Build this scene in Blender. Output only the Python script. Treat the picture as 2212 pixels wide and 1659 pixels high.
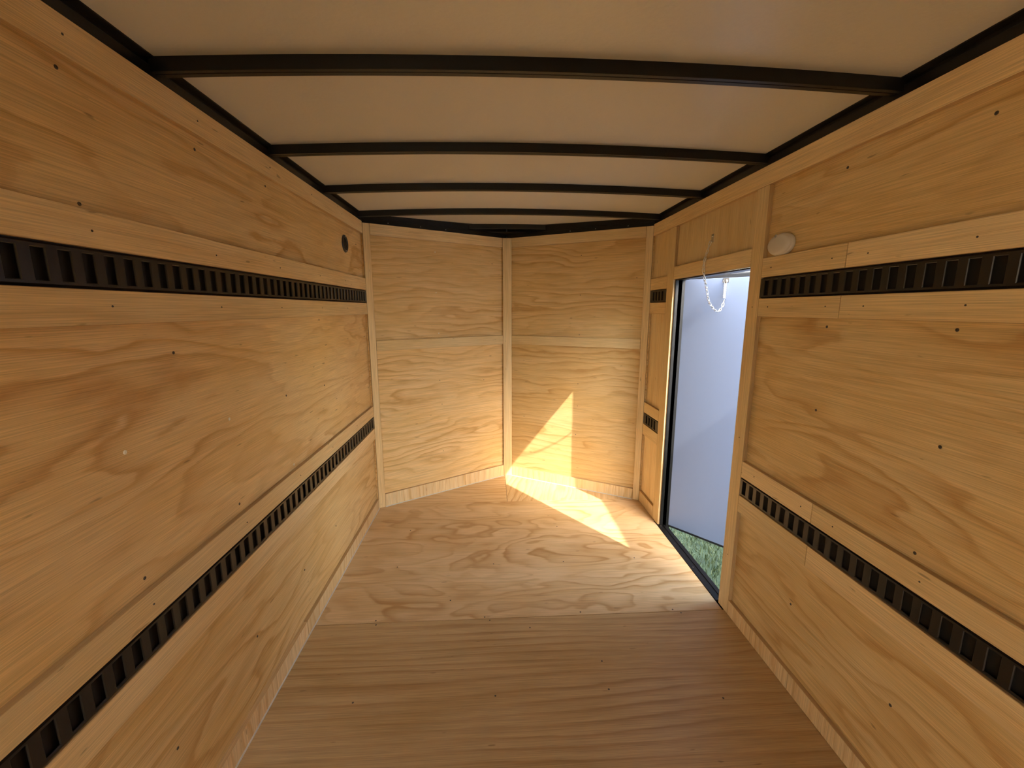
import bpy, bmesh, math, random
from mathutils import Vector, Matrix
S = bpy.context.scene
for o in list(bpy.data.objects): bpy.data.objects.remove(o)
COL = S.collection
random.seed(7)

# ------------------------------------------------------------------ camera
FPX, PITCH, YAW, ROLL, ZC = 898.65, -0.1779, -0.0518, -0.0015, 1.4921
def cam_basis():
    r = Vector((math.cos(YAW), math.sin(YAW), 0)); f0 = Vector((-math.sin(YAW), math.cos(YAW), 0)); up = Vector((0, 0, 1))
    fw = f0*math.cos(PITCH) + up*math.sin(PITCH); u = -f0*math.sin(PITCH) + up*math.cos(PITCH)
    return r*math.cos(ROLL)+u*math.sin(ROLL), -r*math.sin(ROLL)+u*math.cos(ROLL), fw
R_, U_, F_ = cam_basis()
cd = bpy.data.cameras.new('camera'); cam = bpy.data.objects.new('camera', cd); COL.objects.link(cam)
cd.sensor_fit = 'HORIZONTAL'; cd.sensor_width = 36; cd.lens = FPX*36/2212; cd.clip_start = .02
m = Matrix.Identity(4)
for i in range(3): m[i][0] = R_[i]; m[i][1] = U_[i]; m[i][2] = -F_[i]
m.translation = (0, 0, ZC); cam.matrix_world = m
S.camera = cam

# ------------------------------------------------------------------ world, sun, exposure
SUN_TO = Vector((.585, -.811, .88)).normalized()        # towards the sun
w = bpy.data.worlds.new('world'); S.world = w; w.use_nodes = True
nt = w.node_tree; nt.nodes.clear()
sky = nt.nodes.new('ShaderNodeTexSky'); sky.sky_type = 'NISHITA'; sky.sun_disc = False
sky.dust_density = 1.5; sky.air_density = 1.0; sky.ozone_density = 1.0
sky.sun_elevation = math.asin(SUN_TO.z); sky.sun_rotation = math.atan2(SUN_TO.x, SUN_TO.y)
bg = nt.nodes.new('ShaderNodeBackground'); bg.inputs['Strength'].default_value = 1.05
ow = nt.nodes.new('ShaderNodeOutputWorld')
wb = nt.nodes.new('ShaderNodeMix'); wb.data_type = 'RGBA'; wb.blend_type = 'MULTIPLY'; wb.inputs[0].default_value = 1; wb.inputs[7].default_value = (1.04, .94, .80, 1)   # the camera's warm white balance, over the whole sky
nt.links.new(sky.outputs[0], wb.inputs[6]); nt.links.new(wb.outputs[2], bg.inputs[0]); nt.links.new(bg.outputs[0], ow.inputs[0])
sl = bpy.data.lights.new('sun', 'SUN'); sl.energy = 3.7; sl.angle = math.radians(.55); sl.color = (1, .93, .8)
so = bpy.data.objects.new('sun', sl); COL.objects.link(so)
so.rotation_euler = SUN_TO.to_track_quat('Z', 'Y').to_euler()
vs = S.view_settings; vs.view_transform = 'Standard'; vs.look = 'None'; vs.gamma = 1; vs.use_curve_mapping = False
vs.exposure = 1.76

# ------------------------------------------------------------------ measures (metres; z = 0 on the floor, y towards the nose)
XL, XR, YCL, YCR, XN, YN = -.8561, 1.1597, 3.0, 3.0242, .145, 3.6049
TOP, TB, B1T, E1T, E1B, B1B = 2.0787, 1.9982, 1.7037, 1.6238, 1.5354, 1.459
B2T, E2T, E2B, B2B, BASE = .7987, .7206, .6316, .5488, .0771
J0A, J0B, J1A, J1B, HDT, HDB = 2.743, 2.6477, 1.8566, 1.7751, 1.7538, 1.6763
VT, VTB, VMT, VMB = 2.070, 1.994, 1.2716, 1.197
YR = -1.75                     # rear end, shut except for the added gap
REAR_FILL_GAP = .50                 # width of the unseen rear opening, added to let in fill light
T = .018                       # trim board thickness
PT = .015                      # panel thickness

# ------------------------------------------------------------------ materials
MATS = {}
def mat_simple(name, col, rough=.5, metal=0, spec=.5, bump=0, bscale=200, var=0, vscale=5):
    if name in MATS: return MATS[name]
    m = bpy.data.materials.new(name); m.use_nodes = True; n = m.node_tree; b = n.nodes['Principled BSDF']
    b.inputs['Base Color'].default_value = (*col, 1); b.inputs['Roughness'].default_value = rough
    b.inputs['Metallic'].default_value = metal; b.inputs['Specular IOR Level'].default_value = spec
    tc = n.nodes.new('ShaderNodeTexCoord')
    no = n.nodes.new('ShaderNodeTexNoise'); no.inputs['Scale'].default_value = vscale; no.inputs['Detail'].default_value = 4
    n.links.new(tc.outputs['Object'], no.inputs['Vector'])
    if var:
        mx = n.nodes.new('ShaderNodeMix'); mx.data_type = 'RGBA'
        mx.inputs[6].default_value = (*[c*(1-var) for c in col], 1); mx.inputs[7].default_value = (*[min(1, c*(1+var)) for c in col], 1)
        n.links.new(no.outputs['Fac'], mx.inputs[0]); n.links.new(mx.outputs[2], b.inputs['Base Color'])
    if bump:
        n2 = n.nodes.new('ShaderNodeTexNoise'); n2.inputs['Scale'].default_value = bscale; n2.inputs['Detail'].default_value = 2
        n.links.new(tc.outputs['Object'], n2.inputs['Vector'])
        bp = n.nodes.new('ShaderNodeBump'); bp.inputs['Strength'].default_value = bump; bp.inputs['Distance'].default_value = .002
        n.links.new(n2.outputs['Fac'], bp.inputs['Height']); n.links.new(bp.outputs[0], b.inputs['Normal'])
    MATS[name] = m; return m

def mat_wood(name, light, mid, dark, fu=.9, fv=5.0, rings=7.0, slope=14.0, amount=1.0, rough=.5, fleck=.5, warp=.25, wobble=.22):
    """rotary cut plywood veneer: u runs along the grain, v across it, in metres"""
    m = bpy.data.materials.new(name); m.use_nodes = True; n = m.node_tree; N = n.nodes; L = n.links
    b = N['Principled BSDF']
    uv = N.new('ShaderNodeUVMap'); uv.uv_map = 'grain'
    oi = N.new('ShaderNodeObjectInfo')
    sep = N.new('ShaderNodeSeparateXYZ'); L.new(uv.outputs[0], sep.inputs[0])
    def math_(op, a, c=None, d=None):
        k = N.new('ShaderNodeMath'); k.operation = op
        for i, x in enumerate((a, c, d)):
            if x is None: continue
            if isinstance(x, (int, float)): k.inputs[i].default_value = x
            else: L.new(x, k.inputs[i])
        return k.outputs[0]
    light, mid, dark = [(c[0], c[1]*.965, c[2]*.86) for c in (light, mid, dark)]
    rnd = math_('MULTIPLY', oi.outputs['Random'], 37.0)
    def noise(su, sv, zoff, detail=2, rough_=.5, dist=0):
        c = N.new('ShaderNodeCombineXYZ')
        L.new(math_('MULTIPLY', sep.outputs[0], su), c.inputs[0]); L.new(math_('MULTIPLY', sep.outputs[1], sv), c.inputs[1])
        L.new(math_('ADD', rnd, zoff), c.inputs[2])
        t = N.new('ShaderNodeTexNoise'); t.inputs['Scale'].default_value = 1; t.inputs['Detail'].default_value = detail
        t.inputs['Roughness'].default_value = rough_; t.inputs['Distortion'].default_value = dist
        L.new(c.outputs[0], t.inputs['Vector']); return t.outputs['Fac']
    big = noise(fu, fv, 0, 2.5, .45, warp)
    wob = noise(9, 26, 3.3, 2, .5)
    t = math_('ADD', math_('ADD', math_('MULTIPLY', big, rings), math_('MULTIPLY', sep.outputs[1], slope)), math_('MULTIPLY', wob, wobble))
    fr = math_('FRACT', t)
    rp = N.new('ShaderNodeValToRGB'); e = rp.color_ramp.elements
    e[0].position = 0; e[0].color = (.25, .25, .25, 1); e[1].position = 1; e[1].color = (.3, .3, .3, 1)
    for p, v in ((.10, .0), (.45, .12), (.72, .5), (.88, 1.0), (.95, .85)):
        q = e.new(p); q.color = (v, v, v, 1)
    L.new(fr, rp.inputs[0])
    msk = noise(1.3, 4.0, 11.1, 2)
    mk = N.new('ShaderNodeMapRange'); mk.inputs[1].default_value = .36; mk.inputs[2].default_value = .62; mk.inputs[3].default_value = .25; mk.inputs[4].default_value = 1
    L.new(msk, mk.inputs[0])
    ring = math_('MULTIPLY', math_('MULTIPLY', rp.outputs[0], mk.outputs[0]), amount)
    fib = noise(5, 420, 5.5, 3, .6)
    mot = noise(2.2, 6, 8.8, 4, .55)
    m1 = N.new('ShaderNodeMix'); m1.data_type = 'RGBA'; m1.inputs[6].default_value = (*light, 1); m1.inputs[7].default_value = (*mid, 1)
    mr = N.new('ShaderNodeMapRange'); mr.inputs[1].default_value = .35; mr.inputs[2].default_value = .68
    L.new(mot, mr.inputs[0]); L.new(mr.outputs[0], m1.inputs[0])
    m2 = N.new('ShaderNodeMix'); m2.data_type = 'RGBA'; m2.inputs[7].default_value = (*dark, 1)
    L.new(m1.outputs[2], m2.inputs[6]); L.new(ring, m2.inputs[0])
    m3 = N.new('ShaderNodeMix'); m3.data_type = 'RGBA'; m3.blend_type = 'MULTIPLY'; m3.inputs[0].default_value = 1.05
    fm = N.new('ShaderNodeMapRange'); fm.inputs[1].default_value = .3; fm.inputs[2].default_value = .7; fm.inputs[3].default_value = .72; fm.inputs[4].default_value = 1.1
    L.new(fib, fm.inputs[0]); cc = N.new('ShaderNodeCombineColor')
    for i in range(3): L.new(fm.outputs[0], cc.inputs[i])
    L.new(m2.outputs[2], m3.inputs[6]); L.new(cc.outputs[0], m3.inputs[7])
    # each sheet differs a little in tone
    tv = N.new('ShaderNodeMapRange'); tv.inputs[3].default_value = .86; tv.inputs[4].default_value = 1.03
    L.new(math_('FRACT', math_('MULTIPLY', oi.outputs['Random'], 7.31)), tv.inputs[0])
    ct = N.new('ShaderNodeCombineColor'); L.new(tv.outputs[0], ct.inputs[0]); L.new(tv.outputs[0], ct.inputs[1]); L.new(math_('POWER', tv.outputs[0], 1.3), ct.inputs[2])
    mt_ = N.new('ShaderNodeMix'); mt_.data_type = 'RGBA'; mt_.blend_type = 'MULTIPLY'; mt_.inputs[0].default_value = 1
    L.new(m3.outputs[2], mt_.inputs[6]); L.new(ct.outputs[0], mt_.inputs[7]); m3 = mt_
    # small dark flecks and resin pockets along the grain
    fl = noise(16, 75, 21.0, 1, .3)
    fk = N.new('ShaderNodeMapRange'); fk.inputs[1].default_value = .76; fk.inputs[2].default_value = .82; fk.inputs[4].default_value = fleck
    L.new(fl, fk.inputs[0])
    m4 = N.new('ShaderNodeMix'); m4.data_type = 'RGBA'; m4.inputs[7].default_value = (.12, .065, .03, 1)
    L.new(fk.outputs[0], m4.inputs[0]); L.new(m3.outputs[2], m4.inputs[6])
    L.new(m4.outputs[2], b.inputs['Base Color'])
    b.inputs['Roughness'].default_value = rough; b.inputs['Specular IOR Level'].default_value = .3
    bp = N.new('ShaderNodeBump'); bp.inputs['Strength'].default_value = .25; bp.inputs['Distance'].default_value = .0008
    L.new(math_('ADD', fib, math_('MULTIPLY', ring, -.6)), bp.inputs['Height']); L.new(bp.outputs[0], b.inputs['Normal'])
    MATS[name] = m; return m

LIGHT, MID, DARK = (.91, .70, .41), (.87, .62, .30), (.68, .40, .145)
W_PANEL = mat_wood('plywood_panel', LIGHT, MID, (.60, .335, .11), fu=1.0, fv=4.2, rings=9, slope=7, amount=.74, wobble=.45)
W_NOSE = mat_wood('plywood_nose', (.88, .655, .365), (.83, .58, .275), (.60, .345, .12), fu=1.3, fv=5, rings=6, slope=18, amount=.8, wobble=.4)
W_LAM = mat_wood('plywood_edge', (.70, .50, .285), (.61, .41, .21), (.38, .225, .095), fu=1, fv=60, rings=3, slope=330, amount=.9)
W_BOARD = mat_wood('plywood_trim', (.92, .745, .48), (.89, .67, .375), (.74, .48, .21), fu=.7, fv=5, rings=5, slope=10, amount=.38)
W_EDGE = mat_wood('plywood_cross', (.91, .74, .50), (.87, .66, .39), (.70, .43, .18), fu=2.0, fv=7, rings=4, slope=22, amount=.75)
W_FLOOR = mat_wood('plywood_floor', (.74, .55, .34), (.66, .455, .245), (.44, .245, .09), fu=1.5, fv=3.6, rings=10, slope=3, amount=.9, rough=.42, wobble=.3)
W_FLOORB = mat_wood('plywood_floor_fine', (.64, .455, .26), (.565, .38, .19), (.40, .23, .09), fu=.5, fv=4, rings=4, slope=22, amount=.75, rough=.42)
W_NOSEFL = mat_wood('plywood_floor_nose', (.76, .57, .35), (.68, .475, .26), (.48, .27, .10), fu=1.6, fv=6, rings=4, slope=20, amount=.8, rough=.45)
M_BLACK = mat_simple('black_steel', (.006, .0055, .005), .36, 0, .35, .12, 300)
M_TRACK = mat_simple('black_track', (.010, .009, .008), .33, 0, .55, .08, 300)
M_CAV = mat_simple('black_cavity', (.006, .006, .006), .7)
M_RUB = mat_simple('black_rubber', (.012, .012, .013), .6)
M_CEIL = mat_simple('ceiling_liner', (.66, .635, .575), .34, 0, .5, .25, 90, .03, 2)
M_SKIN = mat_simple('white_skin', (.72, .73, .75), .35)
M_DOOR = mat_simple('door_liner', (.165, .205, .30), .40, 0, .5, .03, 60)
M_ALU = mat_simple('aluminium', (.75, .76, .78), .35, 1)
M_ZINC = mat_simple('zinc', (.72, .71, .68), .28, 1)
M_SCREW = mat_simple('dark_screw', (.10, .085, .07), .45, .6)
M_SCREWB = mat_simple('bright_screw', (.80, .76, .66), .4, .4)
M_CAULK = mat_simple('sealant', (.62, .60, .56), .5)
M_LAMP = mat_simple('lamp_plastic', (.66, .61, .54), .32)
M_GREY = mat_simple('grey_plastic', (.35, .33, .30), .4)

# ------------------------------------------------------------------ helpers
def link(name, me, mat=None, parent=None):
    o = bpy.data.objects.new(name, me); COL.objects.link(o)
    if mat is not None and me is not None: me.materials.append(mat)
    if parent: o.parent = parent
    return o
def from_bm(name, bm, mat, parent=None, smooth=False):
    me = bpy.data.meshes.new(name); bmesh.ops.recalc_face_normals(bm, faces=bm.faces[:]); bm.to_mesh(me); bm.free()
    if smooth:
        for p in me.polygons: p.use_smooth = True
    return link(name, me, mat, parent)
def struct(o): o['kind'] = 'structure'; return o
def tag(o, label, cat, group=None):
    o['label'] = label; o['category'] = cat
    if group: o['group'] = group
    return o
def empty(name, loc=(0, 0, 0)):
    o = bpy.data.objects.new(name, None); COL.objects.link(o); o.location = loc; o.empty_display_size = .05; return o
def prism(bm, o, a, b, c):
    o, a, b, c = map(Vector, (o, a, b, c))
    v = [bm.verts.new(o+a*i+b*j+c*k) for k in (0, 1) for j in (0, 1) for i in (0, 1)]
    for f in ((0, 2, 3, 1), (4, 5, 7, 6), (0, 1, 5, 4), (2, 6, 7, 3), (0, 4, 6, 2), (1, 3, 7, 5)): bm.faces.new([v[i] for i in f])
def aabox(bm, x0, x1, y0, y1, z0, z1): prism(bm, (x0, y0, z0), (x1-x0, 0, 0), (0, y1-y0, 0), (0, 0, z1-z0))
def grain_uv(bm, a, b, c):
    ah, bh, ch = (Vector(x).normalized() for x in (a, b, c))
    ly = bm.loops.layers.uv.new('grain'); ou, ov = random.uniform(0, 40), random.uniform(0, 40)
    for f in bm.faces:
        nn = f.normal; da, db, dc = abs(nn.dot(ah)), abs(nn.dot(bh)), abs(nn.dot(ch))
        if da > max(db, dc): p, q = bh, ch
        elif db > dc: p, q = ah, ch
        else: p, q = ah, bh
        for l in f.loops: l[ly].uv = (l.vert.co.dot(p)+ou, l.vert.co.dot(q)+ov)
def board(name, parent, mat, o, a, b, c, bev=.0012):
    """plank with origin corner o, grain vector a, width vector b, thickness vector c"""
    bm = bmesh.new(); prism(bm, o, a, b, c)
    bmesh.ops.recalc_face_normals(bm, faces=bm.faces[:])
    if bev: bmesh.ops.bevel(bm, geom=bm.edges[:], offset=bev, segments=1, affect='EDGES')
    bm.normal_update(); grain_uv(bm, a, b, c)
    ch_ = Vector(c).normalized(); edge = name in ('trim_board', 'base_board', 'corner_post', 'nose_post')
    if edge:
        for f in bm.faces: f.material_index = 0 if abs(f.normal.dot(ch_)) > .9 else 1
    o = from_bm(name, bm, mat, parent)
    if edge: o.data.materials.append(W_LAM)
    return o
def lathe(bm, prof, seg, mtx=Matrix.Identity(4), sx=1, sy=1):
    rows = []
    for r, h in prof:
        if r < 1e-6: rows.append([bm.verts.new(mtx @ Vector((0, 0, h)))])
        else: rows.append([bm.verts.new(mtx @ Vector((r*sx*math.cos(2*math.pi*i/seg), r*sy*math.sin(2*math.pi*i/seg), h))) for i in range(seg)])
    for A, B in zip(rows, rows[1:]):
        for i in range(seg):
            j = (i+1) % seg
            if len(A) == 1 and len(B) == 1: continue
            if len(A) == 1: bm.faces.new((A[0], B[i], B[j]))
            elif len(B) == 1: bm.faces.new((A[i], A[j], B[0]))
            else: bm.faces.new((A[i], A[j], B[j], B[i]))
def facing(n, loc):
    """matrix whose local z points along n"""
    q = Vector(n).to_track_quat('Z', 'Y'); mt = q.to_matrix().to_4x4(); mt.translation = loc; return mt
_scr = {}
def screw(parent, loc, n, mat, r=.0042, big=False):
    key = (mat.name, r)
    if key not in _scr:
        bm = bmesh.new(); lathe(bm, [(r, -.001), (r, .0006), (r*.75, .0013), (r*.38, .0014), (r*.30, .0002), (0, .0002)], 10)
        me = bpy.data.meshes.new('screw'); bmesh.ops.recalc_face_normals(bm, faces=bm.faces[:]); bm.to_mesh(me); bm.free(); me.materials.append(mat); _scr[key] = me
    o = bpy.data.objects.new('screw', _scr[key]); COL.objects.link(o); o.parent = parent
    o.matrix_local = facing(n, loc); return o

# ------------------------------------------------------------------ floor
fl = bmesh.new()
for pts in ([(XL-.05, YR), (XR+.05, YR), (XR+.05, YCR+.02), (XN, YN+.06), (XL-.05, YCL+.02)],):
    lo = [fl.verts.new((x, y, -.07)) for x, y in pts]; hi = [fl.verts.new((x, y, -.022)) for x, y in pts]
    fl.faces.new(lo[::-1]); fl.faces.new(hi)
    for i in range(len(pts)): j = (i+1) % len(pts); fl.faces.new((lo[i], lo[j], hi[j], hi[i]))
floor = struct(from_bm('floor', fl, M_BLACK))
SEAM1, SEAM2 = 1.807, 3.063
def poly_sheet(name, parent, mat, pts, z0, z1, grain):
    bm = bmesh.new(); lo = [bm.verts.new((x, y, z0)) for x, y in pts]; hi = [bm.verts.new((x, y, z1)) for x, y in pts]
    bm.faces.new(lo[::-1]); bm.faces.new(hi)
    for i in range(len(pts)): j = (i+1) % len(pts); bm.faces.new((lo[i], lo[j], hi[j], hi[i]))
    bmesh.ops.recalc_face_normals(bm, faces=bm.faces[:])
    bmesh.ops.bevel(bm, geom=bm.edges[:], offset=.0010, segments=1, affect='EDGES'); bm.normal_update()
    g = Vector(grain); grain_uv(bm, g, Vector((-g.y, g.x, 0)), (0, 0, 1)); return from_bm(name, bm, mat, parent)
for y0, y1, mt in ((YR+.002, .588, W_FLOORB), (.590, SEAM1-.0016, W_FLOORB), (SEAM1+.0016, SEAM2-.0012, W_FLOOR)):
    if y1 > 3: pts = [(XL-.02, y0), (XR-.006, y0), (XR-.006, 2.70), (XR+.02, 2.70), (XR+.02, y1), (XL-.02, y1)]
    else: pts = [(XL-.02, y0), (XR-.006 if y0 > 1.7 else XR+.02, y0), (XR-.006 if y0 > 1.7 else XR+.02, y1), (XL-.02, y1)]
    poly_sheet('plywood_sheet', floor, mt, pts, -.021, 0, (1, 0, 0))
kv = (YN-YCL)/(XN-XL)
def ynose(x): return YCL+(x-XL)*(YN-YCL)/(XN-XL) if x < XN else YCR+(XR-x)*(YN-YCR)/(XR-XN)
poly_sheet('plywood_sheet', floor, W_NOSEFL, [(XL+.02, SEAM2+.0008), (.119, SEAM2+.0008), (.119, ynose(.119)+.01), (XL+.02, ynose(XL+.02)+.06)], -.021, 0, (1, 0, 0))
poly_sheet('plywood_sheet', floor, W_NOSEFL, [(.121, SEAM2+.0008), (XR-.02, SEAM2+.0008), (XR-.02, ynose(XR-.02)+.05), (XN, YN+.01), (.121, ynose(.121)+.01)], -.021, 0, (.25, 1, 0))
for x, y in [(-.042, 1.818), (.174, 1.737), (.465, 1.530), (-.544, 1.391), (.457, 1.395), (.005, 1.391), (.424, 2.2515), (.436, 1.827), (.891, 1.334),
             (-.571, 1.822), (-.563, 1.794), (-.222, 1.947), (.862, 2.266), (.904, 1.820), (.936, 1.795), (-.017, 1.795), (.005, 2.25), (-.56, 2.25), (-.56, 2.66), (.45, 2.66)]:
    screw(floor, (x, y, 0), (0, 0, 1), M_SCREW, .0038)

# ------------------------------------------------------------------ side walls
# wall_left
bm = bmesh.new(); aabox(bm, XL-.055, XL-.031, YR, YCL+.01, -.07, TOP+.06); wl = struct(from_bm('wall_left', bm, M_SKIN))
def side_board(par, side, mat, y0, y1, z0, z1, vert=False, layer=0, name='trim_board', t=T):
    """layer 0: trim board proud of the panel; layer 1: the sheet behind"""
    s = 1 if side == 'L' else -1; X = XL if side == 'L' else XR
    xo = X - s*T if layer == 1 else X
    th = PT if layer == 1 else t
    o = (xo, y0, z0); a, b = ((0, 0, z1-z0), (0, y1-y0, 0)) if vert else ((0, y1-y0, 0), (0, 0, z1-z0))
    return board(name, par, mat, o, a, b, (-s*th, 0, 0))
G = .0006
for z0, z1 in ((TB-.03, TOP-.002), (B1T-.02, TB-.031), (B1B-.03, B1T-.021), (B2T-.03, B1B-.031), (B2B-.03, B2T-.031), (.002, B2B-.031)):
    pass
side_board(wl, 'L', W_PANEL, YR, YCL+.03, B1T-.02, TOP-.004, layer=1, name='plywood_panel')
side_board(wl, 'L', W_PANEL, YR, YCL+.03, B2T-.02, B1B+.02, layer=1, name='plywood_panel')
side_board(wl, 'L', W_PANEL, YR, YCL+.03, .001, B2B+.02, layer=1, name='plywood_panel')
for y0, y1 in ((YR, YCL-.0004),):
    side_board(wl, 'L', W_BOARD, y0, y1, TB, TOP)
    side_board(wl, 'L', W_BOARD, y0, y1, E1T, B1T); side_board(wl, 'L', W_BOARD, y0, y1, B1B, E1B)
    side_board(wl, 'L', W_BOARD, y0, y1, E2T, B2T); side_board(wl, 'L', W_BOARD, y0, y1, B2B, E2B)
bl = struct(empty('baseboard_left', (XL, YR, 0)))
def base_board(par, side, y0, y1, h=BASE):
    o = side_board(par, side, W_EDGE, y0, y1, .0015, h, vert=True, name='base_board'); o.matrix_parent_inverse = Matrix.Translation(par.location).inverted(); return o
for y0, y1 in ((YR, .52), (.5215, 1.742), (1.7435, YCL-.001)): base_board(bl, 'L', y0, y1)
o = board('sealant_strip', bl, M_CAULK, (XL, YR, 0), (0, YCL-YR, 0), (.004, 0, 0), (0, 0, .005), 0); o.matrix_parent_inverse = Matrix.Translation(bl.location).inverted()
for y, z, mt in ((.991, 1.977, M_SCREW), (1.391, 1.962, M_SCREW), (.99, 1.715, M_SCREW), (.996, 1.157, M_SCREWB), (1.395, 1.132, M_SCREWB), (.990, .828, M_SCREW), (1.798, .817, M_SCREWB),
                 (1.393, .830, M_SCREW), (1.193, 1.375, M_SCREW), (1.788, 1.968, M_SCREW), (2.897, 1.912, M_SCREW), (1.79, 1.13, M_SCREW), (2.2, 1.10, M_SCREW), (2.2, 1.44, M_SCREW), (1.0, .30, M_SCREW), (1.4, .30, M_SCREW), (1.8, .30, M_SCREW), (2.2, .30, M_SCREW)):
    screw(wl, (XL-T, y, z), (1, 0, 0), mt, .0055 if mt is M_SCREWB else .0045)
for y in (1.0, 1.4, 1.8, 2.2, 2.6):
    for z in (.76, 1.66, 1.50, 2.04): screw(wl, (XL, y+random.uniform(-.02, .02), z), (1, 0, 0), M_SCREW, .0026)

# wall_right with the doorway
DZ = 1.70
bm = bmesh.new()
aabox(bm, XR+.031, XR+.055, YR, J1A+.012, -.07, TOP+.06); aabox(bm, XR+.031, XR+.055, J0B-.012, YCR+.01, -.07, TOP+.06); aabox(bm, XR+.031, XR+.055, J1A+.0121, J0B-.0121, DZ, TOP+.06)
wr = struct(from_bm('wall_right', bm, M_SKIN))
YM = 1.347
for z0, z1 in ((B1T-.02, TOP-.004), (B2T-.02, B1B+.02), (.001, B2B+.02)):
    side_board(wr, 'R', W_PANEL, YR, J1A-.001, z0, z1, layer=1, name='plywood_panel')
    side_board(wr, 'R', W_BOARD, J0B+.001, YCR+.03, z0, z1, vert=True, layer=1, name='plywood_panel')
side_board(wr, 'R', W_BOARD, J1A, J0B, DZ-.012, TOP-.004, vert=True, layer=1, name='plywood_panel')
side_board(wr, 'R', W_BOARD, YR, YCR-.0005, TB, TOP)
for z0, z1 in ((E1T, B1T), (B1B, E1B), (E2T, B2T), (B2B, E2B)):
    for y0, y1 in ((YR, YM-G), (YM+G, J1B-G)): side_board(wr, 'R', W_BOARD, y0, y1, z0, z1)
    side_board(wr, 'R', W_BOARD, J0A+G, YCR-.0005, z0, z1)
side_board(wr, 'R', W_BOARD, J1B, J1A, .001, TB-G, vert=True)
side_board(wr, 'R', W_BOARD, J0B, J0A, .001, TB-G, vert=True)
side_board(wr, 'R', W_BOARD, J1A+G, J0B-G, HDB, HDT)
br = struct(empty('baseboard_right', (XR, YR, 0)))
for y0, y1 in ((YR, YM+.008), (YM+.010, J1B-G)): base_board(br, 'R', y0, y1)
base_board(br, 'R', J0A+.002, YCR-.001, .088)
for y, z in ((1.41, 1.948), (1.0, 1.938), (.998, 1.439), (.987, 1.134), (1.409, .340), (1.41, 1.13), (1.41, 1.43), (.99, .33), (1.0, .82)):
    screw(wr, (XR+T, y, z), (-1, 0, 0), M_SCREW, .0048)
for y in (.98, 1.25, 1.40, 1.70):
    for z in (.76, 1.66, 1.50): screw(wr, (XR, y+random.uniform(-.02, .02), z), (-1, 0, 0), M_SCREW, .0026)
for z in (.3, .9, 1.5): screw(wr, (XR, 1.815, z), (-1, 0, 0), M_SCREW, .0026)

# black frame lining the doorway, threshold
def framebox(name, x0, x1, y0, y1, z0, z1, mat=M_BLACK, par=None, bev=.002):
    bm = bmesh.new(); aabox(bm, x0, x1, y0, y1, z0, z1); bmesh.ops.recalc_face_normals(bm, faces=bm.faces[:])
    if bev: bmesh.ops.bevel(bm, geom=bm.edges[:], offset=bev, segments=2, affect='EDGES')
    return from_bm(name, bm, mat, par or wr)
framebox('door_jamb', XR+.013, XR+.080, J0B-.012, J0B-.0005, -.03, DZ+.002)
framebox('door_jamb', XR+.013, XR+.075, J1A+.0005, J1A+.012, -.03, DZ+.002)
framebox('door_header', XR+T+PT+.001, XR+.075, J1A+.0121, J0B-.0121, DZ-.012, DZ+.03)
framebox('header_lip', XR+.013, XR+.075, J1A+.0121, J0B-.0121, HDB-.007, HDB-.0005, bev=.001)
sill = framebox('door_sill', XR-.005, XR+.050, J1A+.0125, J0B-.0125, -.02, .004, bev=.0015)
framebox('sill_lip', XR+.0505, XR+.066, J1A+.013, J0B-.013, -.03, -.004, bev=.0015)
framebox('sill_ridge', XR+.030, XR+.036, J1A+.0125, J0B-.0125, .004, .008, bev=.001)
for y in (1.88, 2.15, 2.4, 2.62): screw(wr, (XR+.012, y, .004), (0, 0, 1), M_SCREW, .004)

# ------------------------------------------------------------------ nose walls
def nose_wall(name, P0, P1, panel_seed, hb):
    """P0 at the side corner, P1 at the nose; returns the structure"""
    P0, P1 = Vector((*P0, 0)), Vector((*P1, 0)); d = (P1-P0); Lg = d.length; dh = d/Lg
    nin = Vector((dh.y, -dh.x, 0))
    if nin.y > 0: nin = -nin
    bm = bmesh.new(); prism(bm, P0 - dh*.03 - nin*(T+PT+.025) + Vector((0, 0, -.07)), dh*(Lg+.13), nin*.022, Vector((0, 0, 2.238)))
    wv = struct(from_bm(name, bm, M_SKIN))
    ps = Vector((0, 0, 1))
    def bd(nm, mat, s0, s1, z0, z1, vert=False, layer=0, par=wv):
        o = P0 + dh*s0 + ps*z0 - (nin*T if layer else nin*0)
        a, b = (ps*(z1-z0), dh*(s1-s0)) if vert else (dh*(s1-s0), ps*(z1-z0))
        return board(nm, par, mat, o, a, b, -nin*(PT if layer else T))
    e = Lg-.040
    bd('plywood_panel', W_NOSE, -.01, Lg+.005, (VMT+VMB)/2+.0005, VT-.002, layer=1)
    bd('plywood_panel', W_NOSE, -.01, Lg+.005, .001, (VMT+VMB)/2-.0005, layer=1)
    bd('corner_post', W_BOARD, .0005, .049, .001, VT, vert=True)
    bd('trim_board', W_BOARD, .050, e, VTB, VT); bd('trim_board', W_BOARD, .050, e, VMB, VMT)
    bb = struct(empty('baseboard_front_'+name.split('_')[-1], tuple(P0)))
    o = bd('base_board', W_EDGE, .050, e, .0015, hb, vert=True, par=bb); o.matrix_parent_inverse = Matrix.Translation(bb.location).inverted()
    o = board('sealant_strip', bb, M_CAULK, P0+dh*.05, dh*(e-.05), nin*.004, ps*.005, 0); o.matrix_parent_inverse = Matrix.Translation(bb.location).inverted()
    return wv, P0, dh, nin
wnl = nose_wall('wall_front_left', (XL, YCL), (XN, YN), 1, .102)
wnr = nose_wall('wall_front_right', (XR, YCR), (XN, YN), 2, .088)
trim = struct(empty('trim_1', (XN, YN-.02, 0)))
o = board('nose_post', trim, W_BOARD, (.1105, 3.583, .001), (0, 0, VT-.001), (.0735, 0, 0), (0, .02, 0)); o.matrix_parent_inverse = Matrix.Translation(trim.location).inverted()
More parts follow.
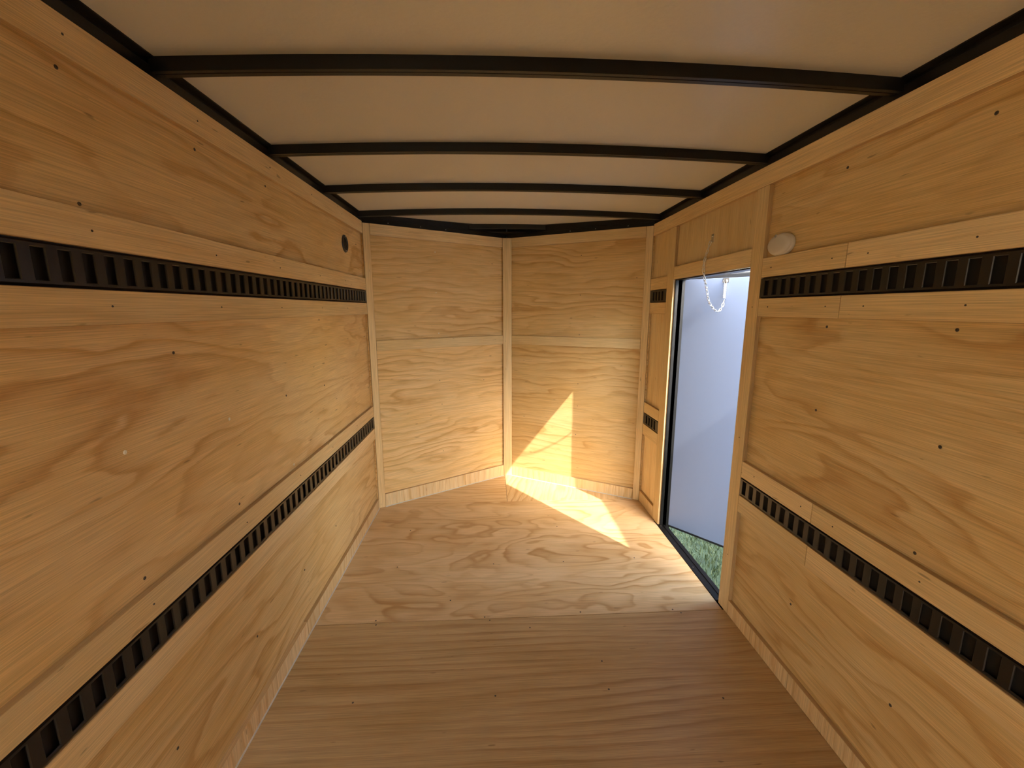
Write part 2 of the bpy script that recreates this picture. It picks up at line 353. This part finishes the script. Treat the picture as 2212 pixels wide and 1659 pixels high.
for (wv, P0, dh, nin), lst in ((wnl, [(-.40, 1.917, 1), (-.402, 1.618, 1), (-.392, 1.308, 1), (-.396, .936, 0), (-.385, .739, 0), (-.386, .346, 0), (.03, 1.86, 0), (-.05, .9, 0)]),
                              (wnr, [(.70, .893, 0), (.70, .708, 0), (.693, .463, 0), (.70, 1.9, 0), (.70, 1.6, 0), (.70, 1.29, 0), (.28, .565, 0), (1.07, 1.717, 0)])):
    for x, z, br_ in lst:
        p = P0 + dh*((x-P0.x)/dh.x) - nin*T; screw(wv, (p.x, p.y, z), nin, M_SCREWB if br_ else M_SCREW, .0042 if br_ else .0034)

# ------------------------------------------------------------------ ceiling, bows and rails
XC = (XL+XR)/2
def zc(x): return 2.150 - .024*((x-XC)/1.0)**2
def yroof(x): return ynose(x)+.085
bm = bmesh.new(); NX = 28; cols = []
xs = sorted([XL-.05+(XR-XL+.1)*i/NX for i in range(NX+1)] + [XN])
for x in xs:
    ye = yroof(min(max(x, XL), XR))
    cols.append([[bm.verts.new((x, y, zc(x)+dz)) for y in (YR-.02, ye)] for dz in (0, .012)])
for A, B in zip(cols, cols[1:]):
    for k in (0, 1): bm.faces.new((A[k][0], B[k][0], B[k][1], A[k][1]))
    for e in (0, 1): bm.faces.new((A[0][e], B[0][e], B[1][e], A[1][e]))
for c in (cols[0], cols[-1]): bm.faces.new((c[0][0], c[0][1], c[1][1], c[1][0]))
ceil = struct(from_bm('ceiling', bm, M_CEIL, smooth=False))
def bow(y0, x0=XL-.006, x1=XR+.006, wid=.033):
    """arched roof bow, an open hat section: web, sole with a pressed line"""
    bm = bmesh.new(); n = 26
    sec = [(0, .0345), (0, .001), (.001, 0), (.013, 0), (.0135, .002), (.0165, .002), (.017, 0), (wid-.001, 0), (wid, .001), (wid, .0345)]
    rows = []
    for i in range(n+1):
        x = x0+(x1-x0)*i/n; zb = zc(x)-.0345
        rows.append([bm.verts.new((x, y0+a, zb+h)) for a, h in sec])
    k = len(sec)
    for A, B in zip(rows, rows[1:]):
        for i in range(k): bm.faces.new((A[i], B[i], B[(i+1) % k], A[(i+1) % k]))
    bm.faces.new(rows[0]); bm.faces.new(rows[-1])
    return from_bm('roof_bow', bm, M_BLACK, ceil)
for y in (-1.63, -1.06, -.49, .09, .665, 1.233, 1.812, 2.355, 2.920): bow(y)
bow(3.43, .145-.30, .145+.30)
def rail(name, o, d, nin, zb, zt):
    """rolled steel top rail: stepped section along direction d; nin points into the room"""
    bm = bmesh.new(); o, d, nin = Vector(o), Vector(d), Vector(nin)
    sec = [(-.028, zb), (-.004, zb), (-.003, zb+.001), (-.003, zb+.026), (-.005, zb+.028), (-.010, zb+.029), (-.010, zt-.008), (.010, zt-.004), (.010, zt), (-.028, zt)]
    A = [bm.verts.new(o+nin*a+Vector((0, 0, z))) for a, z in sec]; B = [bm.verts.new(o+d+nin*a+Vector((0, 0, z))) for a, z in sec]
    for i in range(len(sec)): j = (i+1) % len(sec); bm.faces.new((A[i], B[i], B[j], A[j]))
    bm.faces.new(A); bm.faces.new(B); return from_bm(name, bm, M_BLACK, ceil)
rail('roof_rail', (XL, YR, 0), (0, YCL+.005-YR, 0), (1, 0, 0), TOP+.0008, zc(XL)+.001)
rail('roof_rail', (XR, YR, 0), (0, YCR+.005-YR, 0), (-1, 0, 0), TOP+.0008, zc(XR)+.001)
for wv, P0, dh, nin in (wnl, wnr):
    Lg = (Vector((XN, YN, 0))-P0).length
    rail('nose_rail', P0, dh*Lg, nin, VT+.0008, zc(XN)+.002)
# small weld plates and screws on the nose rails
for wv, P0, dh, nin in (wnl, wnr):
    for s in (.18, .42, .62): screw(ceil, tuple(P0+dh*s - nin*.003+Vector((0, 0, VT+.014))), nin, M_ZINC, .003)
bm = bmesh.new()
vv = [(XN-.16, ynose(XN-.16)-.02), (XN+.16, ynose(XN+.16)-.02), (XN, YN-.004)]
a = [bm.verts.new((x, y, VT+.03)) for x, y in vv]; b = [bm.verts.new((x, y, VT+.033)) for x, y in vv]
bm.faces.new(a); bm.faces.new(b)
for i in range(3): j = (i+1) % 3; bm.faces.new((a[i], a[j], b[j], b[i]))
from_bm('nose_plate', bm, M_BLACK, ceil)

# rear doors behind the camera: the wide leaf is shut, the narrow leaf is added open, as fill light for the near walls
rear = struct(empty('door_2', (XC, YR, 0)))
for x0, x1, z0, z1 in ((XL-.055, XL+.02, -.07, 2.13), (XR-.02, XR+.055, -.07, 2.13), (XL+.021, XR-.021, 2.00, 2.16)):
    bm = bmesh.new(); aabox(bm, x0-XC, x1-XC, -.06, 0, z0, z1); from_bm('rear_frame', bm, M_BLACK, rear)
hw2 = (XR-XL)/2-.022; xo = -hw2+REAR_FILL_GAP
for k in range(3):
    board('door_lining', rear, W_BOARD, (xo, -.05, .001+k*.666), (hw2-xo, 0, 0), (0, 0, .664), (0, .018, 0))
bm = bmesh.new(); aabox(bm, xo, hw2, -.058, -.051, -.07, 2.0); from_bm('door_skin', bm, M_SKIN, rear)
bm = bmesh.new(); aabox(bm, -hw2-.06, -hw2-.04, -.062-REAR_FILL_GAP, -.062, -.07, 2.0); from_bm('added_open_leaf', bm, M_SKIN, rear)

# ------------------------------------------------------------------ slotted load rails
PITCHM, SW = .0508, .029
def track(side, y0, y1, z0, first, label):
    """recessed black logistics rail; first = y of the near edge of one slot"""
    s = 1 if side == 'L' else -1; X = XL if side == 'L' else XR
    h = E1T-E1B; zlo, zhi = .0065, h-.0065; s0, s1 = .0115, .0765
    root = empty('load_rail', (X, y0, z0)); y1 = y1-y0
    def P(y, z, d): return (-s*d, y, z)
    k = math.ceil((y0+.006-first)/PITCHM); slots = []
    while first+k*PITCHM+SW < y0+y1-.006: slots.append(first+k*PITCHM-y0); k += 1
    bm = bmesh.new()
    def q(pts): bm.faces.new([bm.verts.new(p) for p in pts])
    DF, DB = .0012, .0125
    q([P(0, zlo, DF), P(y1, zlo, DF), P(y1, s0, DF), P(0, s0, DF)]); q([P(0, s1, DF), P(y1, s1, DF), P(y1, zhi, DF), P(0, zhi, DF)])
    for za, zb in ((zlo, zlo-.005), (zhi, zhi+.005)):
        q([P(0, za, DF), P(y1, za, DF), P(y1, zb, DB), P(0, zb, DB)]); 
    q([P(0, 0, DB), P(y1, 0, DB), P(y1, zlo-.005, DB), P(0, zlo-.005, DB)]); q([P(0, zhi+.005, DB), P(y1, zhi+.005, DB), P(y1, h, DB), P(0, h, DB)])
    e = 0
    for ya in slots+[None]:
        yb = ya if ya is not None else y1
        q([P(e, s0, DF), P(yb, s0, DF), P(yb, s1, DF), P(e, s1, DF)])
        if ya is None: break
        c, zc0, zc1 = ya+SW, s0, s1
        o1 = [(ya, zc0), (c, zc0), (c, zc1), (ya, zc1)]; o2 = [(ya+.0018, zc0+.0018), (c-.0018, zc0+.0018), (c-.0018, zc1-.0018), (ya+.0018, zc1-.0018)]
        for i in range(4):
            j = (i+1) % 4
            q([P(*o1[i], DF), P(*o1[j], DF), P(*o2[j], DF+.0016), P(*o2[i], DF+.0016)])
            q([P(*o2[i], DF+.0016), P(*o2[j], DF+.0016), P(*o2[j], DF+.0035), P(*o2[i], DF+.0035)])
        e = c
    for yy in (0, y1): q([P(yy, zlo, DF), P(yy, zhi, DF), P(yy, zhi, DB), P(yy, zlo, DB)])
    bmesh.ops.remove_doubles(bm, verts=bm.verts[:], dist=1e-5)
    face = from_bm('rail_face', bm, M_TRACK, root)
    bm = bmesh.new(); prism(bm, P(0, 0, .0128), (0, y1, 0), (0, 0, h), (-s*.0008, 0, 0)); from_bm('rail_back', bm, M_CAV, root)
    tag(root, label, 'rail', 'slotted black load rails on the walls')
    root['group'] = 'slotted black load rails on the walls'
    return root
track('L', YR, 1.858, E1B, .8548, 'upper slotted black rail on the doorless wall, longer section away from nose corner')
track('L', 1.8595, YCL-.002, E1B, .8548, 'black slotted rail section below the round vent, ending at nose corner')
track('L', YR, 1.858, E2B, .8548, 'lower slotted black rail on the doorless wall, longer section away from nose corner')
track('L', 1.8595, YCL-.002, E2B, .8548, 'lower slotted black rail section on the doorless wall, ending at nose corner')
track('R', YR, J1B-.001, E1B, 1.721, 'upper black slotted load rail beginning beside the doorway under the oval lamp')
track('R', YR, J1B-.001, E2B, 1.731, 'lower black slotted load rail beginning beside the doorway near the floor')
track('R', J0A+.001, YCR-.002, E1B, 2.795, 'short upper piece of black slotted rail between doorway and nose corner')
track('R', J0A+.001, YCR-.002, E2B, 2.795, 'short lower piece of black slotted rail between doorway and nose corner')

# ------------------------------------------------------------------ side door, swung outward on its front hinges
dr = struct(empty('door_1', (XR+.072, 2.636, 0))); dr.rotation_euler = (0, 0, math.radians(-49.74))
# local frame: +x along the door, inner face looks towards -y
DL = .775
def dbox(name, x0, x1, y0, y1, z0, z1, mat, bev=.001, par=dr):
    bm = bmesh.new(); aabox(bm, x0, x1, y0, y1, z0, z1); bmesh.ops.recalc_face_normals(bm, faces=bm.faces[:])
    if bev: bmesh.ops.bevel(bm, geom=bm.edges[:], offset=bev, segments=1, affect='EDGES')
    return from_bm(name, bm, mat, par)
dbox('door_panel', 0, DL, 0, .035, .004, 1.672, M_DOOR)
dbox('door_gasket', -.017, DL+.02, .004, .03, 1.6725, 1.694, M_RUB)
dbox('door_gasket', -.017, -.0005, .004, .03, -.012, 1.672, M_RUB)
dbox('door_gasket', DL+.0005, DL+.02, .004, .03, -.012, 1.672, M_RUB)
dbox('door_gasket', 0, DL, .004, .03, -.012, .0035, M_RUB)
dbox('door_flange', .003, DL+.03, .0355, .044, -.03, 1.712, M_SKIN)
dbox('door_flange_lip', .003, DL+.03, .022, .0354, 1.700, 1.712, M_ALU)
for z in (.14, .86, 1.50):
    h = dbox('hinge', -.034, -.0175, .012, .032, z-.05, z+.05, M_BLACK, .002)
    bm = bmesh.new(); lathe(bm, [(0, z-.055), (.007, z-.055), (.007, z+.055), (0, z+.055)], 12, Matrix.Translation((-.027, .036, 0))); from_bm('hinge_pin', bm, M_ZINC, h)
dbox('door_latch', DL-.07, DL-.01, -.018, -.0005, .78, .92, M_BLACK, .004)

# ------------------------------------------------------------------ retaining chain
ch = empty('door_chain', (XR, 2.235, 1.845))
tag(ch, 'silver retaining chain with coil spring hung between doorway header and open white door', 'chain')
def cpar(o): o.matrix_parent_inverse = Matrix.Translation(ch.location).inverted(); return o
bm = bmesh.new(); prism(bm, (XR+T-.002, 2.226, 1.838), (0, .022, 0), (0, 0, .042), (.002, 0, 0)); lathe(bm, [(.004, 0), (.004, .004), (.002, .006), (0, .006)], 10, facing((-1, 0, 0), (XR+T-.002, 2.237, 1.868)))
cpar(from_bm('wall_bracket', bm, M_ZINC, ch))
PTS = [(1.166, 2.235, 1.842), (1.160, 2.247, 1.800), (1.154, 2.256, 1.757), (1.152, 2.260, 1.71), (1.160, 2.262, 1.665), (1.186, 2.280, 1.610), (1.206, 2.295, 1.561), (1.230, 2.313, 1.5235), (1.280, 2.352, 1.489), (1.325, 2.386, 1.479), (1.3594, 2.413, 1.506), (1.3755, 2.428, 1.545)]
def catmull(P, n=24):
    P = [Vector(p) for p in P]; P = [P[0]*2-P[1]] + P + [P[-1]*2-P[-2]]; out = []
    for i in range(1, len(P)-2):
        for k in range(n):
            t = k/n; a, b, c, d = P[i-1:i+3]
            out.append(.5*((2*b)+(c-a)*t+(2*a-5*b+4*c-d)*t*t+(3*b-a-3*c+d)*t**3))
    out.append(P[-2]); return out
path = catmull(PTS)
def tube(bm, pts, r, seg=8, closed=False):
    pts = [Vector(p) for p in pts]; rows = []; n = len(pts); ref = None
    for i, p in enumerate(pts):
        t = (pts[(i+1) % n]-pts[i-1]) if closed else (pts[min(i+1, n-1)]-pts[max(i-1, 0)])
        t.normalize()
        if ref is None: ref = Vector((0, 0, 1)) if abs(t.z) < .9 else Vector((1, 0, 0))
        a = (ref - t*ref.dot(t)).normalized(); ref = a; b = t.cross(a)
        rows.append([bm.verts.new(p+(a*math.cos(2*math.pi*k/seg)+b*math.sin(2*math.pi*k/seg))*r) for k in range(seg)])
    for i in range(n if closed else n-1):
        A, B = rows[i], rows[(i+1) % n]
        for k in range(seg): bm.faces.new((A[k], A[(k+1) % seg], B[(k+1) % seg], B[k]))
    if not closed: bm.faces.new(rows[0]); bm.faces.new(rows[-1])
LINK = .0195
bm = bmesh.new(); hl, hw = .0078, .0052; pts = []
for i in range(7): a = math.pi*i/6; pts.append((hw*math.cos(a), 0, hl+hw*math.sin(a)))
for i in range(7): a = math.pi+math.pi*i/6; pts.append((hw*math.cos(a), 0, -hl+hw*math.sin(a)))
tube(bm, pts, .0019, 6, True)
lme = bpy.data.meshes.new('link'); bmesh.ops.recalc_face_normals(bm, faces=bm.faces[:]); bm.to_mesh(lme); bm.free(); lme.materials.append(M_ZINC)
for p in lme.polygons: p.use_smooth = True
acc = 0; nxt = LINK/2; idx = 0; step = .0205
for a, b in zip(path, path[1:]):
    d = (b-a).length
    while acc+d >= nxt:
        p = a.lerp(b, (nxt-acc)/d); o = bpy.data.objects.new('link', lme); COL.objects.link(o); o.parent = ch
        o.matrix_local = Matrix.Translation(p-Vector(ch.location)) @ (b-a).to_track_quat('Z', 'Y').to_matrix().to_4x4() @ Matrix.Rotation(math.pi/2*(idx % 2)+.5, 4, 'Z')
        idx += 1; nxt += step
    acc += d
DRB = Vector((1.386, 2.446, 1.662))        # bracket on the door
bm = bmesh.new(); top = Vector((1.383, 2.441, 1.640)); bot = Vector((1.3765, 2.429, 1.553)); N_ = 15
tube(bm, [top.lerp(bot, i/(N_*10)) + Vector((math.cos(i*2*math.pi/10), math.sin(i*2*math.pi/10), 0))*.0085 for i in range(N_*10+1)], .0014, 6)
cpar(from_bm('coil_spring', bm, M_ZINC, ch, True))
bm = bmesh.new(); tube(bm, [top+Vector((-.006, 0, 0)), DRB+Vector((-.009, .007, -.005)), DRB+Vector((.003, -.009, -.005)), top+Vector((.004, -.004, 0))], .0014, 6); cpar(from_bm('spring_hook', bm, M_ZINC, ch, True))
ang = math.radians(-49.74); e1 = Vector((math.cos(ang), math.sin(ang), 0)); nn_ = Vector((math.sin(ang), -math.cos(ang), 0))
hp = Vector((XR+.072, 2.636, 0)); sdist = (DRB-hp).dot(e1)
bm = bmesh.new(); prism(bm, hp+e1*(sdist-.017)+nn_*.0005+Vector((0, 0, 1.645)), e1*.034, nn_*.004, (0, 0, .026)); prism(bm, hp+e1*(sdist-.006)+nn_*.0045+Vector((0, 0, 1.650)), e1*.012, nn_*.010, (0, 0, .012))
cpar(from_bm('door_bracket', bm, M_ZINC, ch))

# ------------------------------------------------------------------ oval lamp and round vent
lp = empty('wall_lamp', (XR+T, 1.678, 1.745)); tag(lp, 'unlit oval beige plastic dome lamp on the plywood above the slotted rail', 'lamp')
mt = facing((-1, 0, 0), (0, 0, 0))
# local axes of facing((-1,0,0)): find which one is world y
yx = abs((mt.to_3x3() @ Vector((1, 0, 0))).y) > .5
sx, sy = (.070, .044) if yx else (.044, .070)
bm = bmesh.new(); lathe(bm, [(.92, 0), (1.0, .004), (1.0, .012), (.96, .017), (.90, .019)], 40, mt, sx, sy); from_bm('lamp_rim', bm, M_LAMP, lp, True)
bm = bmesh.new(); lathe(bm, [(.93, .015), (.90, .024), (.84, .0285), (.6, .031), (.3, .032), (0, .0322)], 40, mt, sx, sy); from_bm('lamp_lens', bm, M_LAMP, lp, True)
bm = bmesh.new(); lathe(bm, [(.0, .030), (.006, .030), (.006, .036), (.004, .038), (0, .038)], 12, mt @ Matrix.Translation((0, 0, 0))); o = from_bm('lamp_switch', bm, M_GREY, lp); o.location = (.006, .012, .034)
vt_ = empty('round_vent', (XL-T, 2.678, 1.884)); tag(vt_, 'small round black plastic vent on the plywood beside the nose corner', 'vent')
mt = facing((1, 0, 0), (0, 0, 0))
bm = bmesh.new(); lathe(bm, [(.036, .002), (.038, .006), (.044, .0075), (.050, .005), (.052, 0)], 36, mt); from_bm('vent_rim', bm, M_TRACK, vt_, True)
bm = bmesh.new(); lathe(bm, [(0, .0005), (.04, .0005)], 36, mt); from_bm('vent_back', bm, M_CAV, vt_)
for i in range(-4, 5):
    z = i*.008; half = math.sqrt(max(.0375**2-z*z, 0)); bm = bmesh.new(); prism(bm, (.001, -half, z-.0022), (0, 2*half, 0), (.004, 0, -.002), (0, 0, .002)); from_bm('vent_slat', bm, M_TRACK, vt_)
for z in (.041, -.041): screw(vt_, (.0075, 0, z), (1, 0, 0), M_ZINC, .0028)

# ------------------------------------------------------------------ outside: ground, grass, the neighbouring trailer
GZ = -.52
def mat_ground():
    m = bpy.data.materials.new('grass_ground'); m.use_nodes = True; n = m.node_tree; b = n.nodes['Principled BSDF']
    tc = n.nodes.new('ShaderNodeTexCoord'); no = n.nodes.new('ShaderNodeTexNoise'); no.inputs['Scale'].default_value = 14; no.inputs['Detail'].default_value = 6
    rp = n.nodes.new('ShaderNodeValToRGB'); e = rp.color_ramp.elements; e[0].position = .3; e[0].color = (.018, .028, .009, 1); e[1].position = .7; e[1].color = (.045, .065, .02, 1)
    n.links.new(tc.outputs['Object'], no.inputs['Vector']); n.links.new(no.outputs['Fac'], rp.inputs[0]); n.links.new(rp.outputs[0], b.inputs['Base Color']); b.inputs['Roughness'].default_value = .9
    return m
bm = bmesh.new(); bm.faces.new([bm.verts.new(p) for p in ((-60, -60, GZ), (60, -60, GZ), (60, 60, GZ), (-60, 60, GZ))])
gr = struct(from_bm('ground', bm, mat_ground()))
verts, faces = [], []; rg = random.Random(3)
for i in range(26000):
    x = rg.uniform(1.25, 3.6); y = rg.uniform(1.2, 5.2); h = rg.uniform(.03, .085); a = rg.uniform(0, 6.283); wd = rg.uniform(.0018, .0035)
    lean = rg.uniform(.01, .06); la = rg.uniform(0, 6.283); dx, dy = math.cos(a)*wd, math.sin(a)*wd; lx, ly = math.cos(la)*lean, math.sin(la)*lean
    k = len(verts); verts += [(x-dx, y-dy, GZ-.002), (x+dx, y+dy, GZ-.002), (x+lx*.4+dx*.7, y+ly*.4+dy*.7, GZ+h*.65), (x+lx*.4-dx*.7, y+ly*.4-dy*.7, GZ+h*.65), (x+lx, y+ly, GZ+h)]
    faces += [(k, k+1, k+2, k+3), (k+3, k+2, k+4)]
me = bpy.data.meshes.new('grass'); me.from_pydata(verts, [], faces)
mg = bpy.data.materials.new('grass_blade'); mg.use_nodes = True; n = mg.node_tree; b = n.nodes['Principled BSDF']
tc = n.nodes.new('ShaderNodeTexCoord'); no = n.nodes.new('ShaderNodeTexNoise'); no.inputs['Scale'].default_value = 40
rp = n.nodes.new('ShaderNodeValToRGB'); e = rp.color_ramp.elements; e[0].position = .35; e[0].color = (.018, .034, .008, 1); e[1].position = .65; e[1].color = (.095, .115, .04, 1)
n.links.new(tc.outputs['Object'], no.inputs['Vector']); n.links.new(no.outputs['Fac'], rp.inputs[0]); n.links.new(rp.outputs[0], b.inputs['Base Color']); b.inputs['Roughness'].default_value = .6
gs = link('grass', me, mg); gs['kind'] = 'stuff'; gs['label'] = 'short green lawn grass outside the doorway'; gs['category'] = 'grass'

NXW = XR+.04+1.13                      # near side of the neighbouring trailer; its roof edge shades the lower half of the doorway
NZT = .507+1.504*1.13
nb = empty('parked_trailer', (NXW+1.05, -2.4, GZ)); tag(nb, 'white enclosed trailer parked alongside on the lawn', 'trailer')
def nbox(name, x0, x1, y0, y1, z0, z1, mat, bev=.01):
    bm = bmesh.new(); aabox(bm, x0-nb.location.x, x1-nb.location.x, y0-nb.location.y, y1-nb.location.y, z0-GZ, z1-GZ); bmesh.ops.recalc_face_normals(bm, faces=bm.faces[:])
    if bev: bmesh.ops.bevel(bm, geom=bm.edges[:], offset=bev, segments=2, affect='EDGES')
    return from_bm(name, bm, mat, nb)
N0, N1 = -6.0, 1.35
nbox('body', NXW+.002, NXW+2.1, N0, N1, -.05, NZT-.05, M_SKIN)
nbox('roof', NXW, NXW+2.102, N0-.002, N1+.002, NZT-.05, NZT, M_SKIN, .004)
nbox('side_trim', NXW-.004, NXW+.03, N0, N1, -.10, .0, M_BLACK, .003)
for y in (-2.9, -2.05):
    bm = bmesh.new(); lathe(bm, [(0, -.09), (.2, -.09), (.3, -.095), (.33, -.07), (.33, .07), (.3, .095), (.2, .09), (0, .09)], 32, facing((1, 0, 0), (NXW+.06-nb.location.x, y-nb.location.y, .33)))
    o = from_bm('wheel', bm, M_RUB, nb); bm = bmesh.new(); lathe(bm, [(.19, 0), (.17, .012), (.08, .02), (0, .03)], 24, facing((-1, 0, 0), (NXW-.03-nb.location.x, y-nb.location.y, .33))); from_bm('wheel_rim', bm, M_ALU, nb)
nbox('fender', NXW-.06, NXW+.2, -3.35, -1.6, .17, .20, M_BLACK, .008)
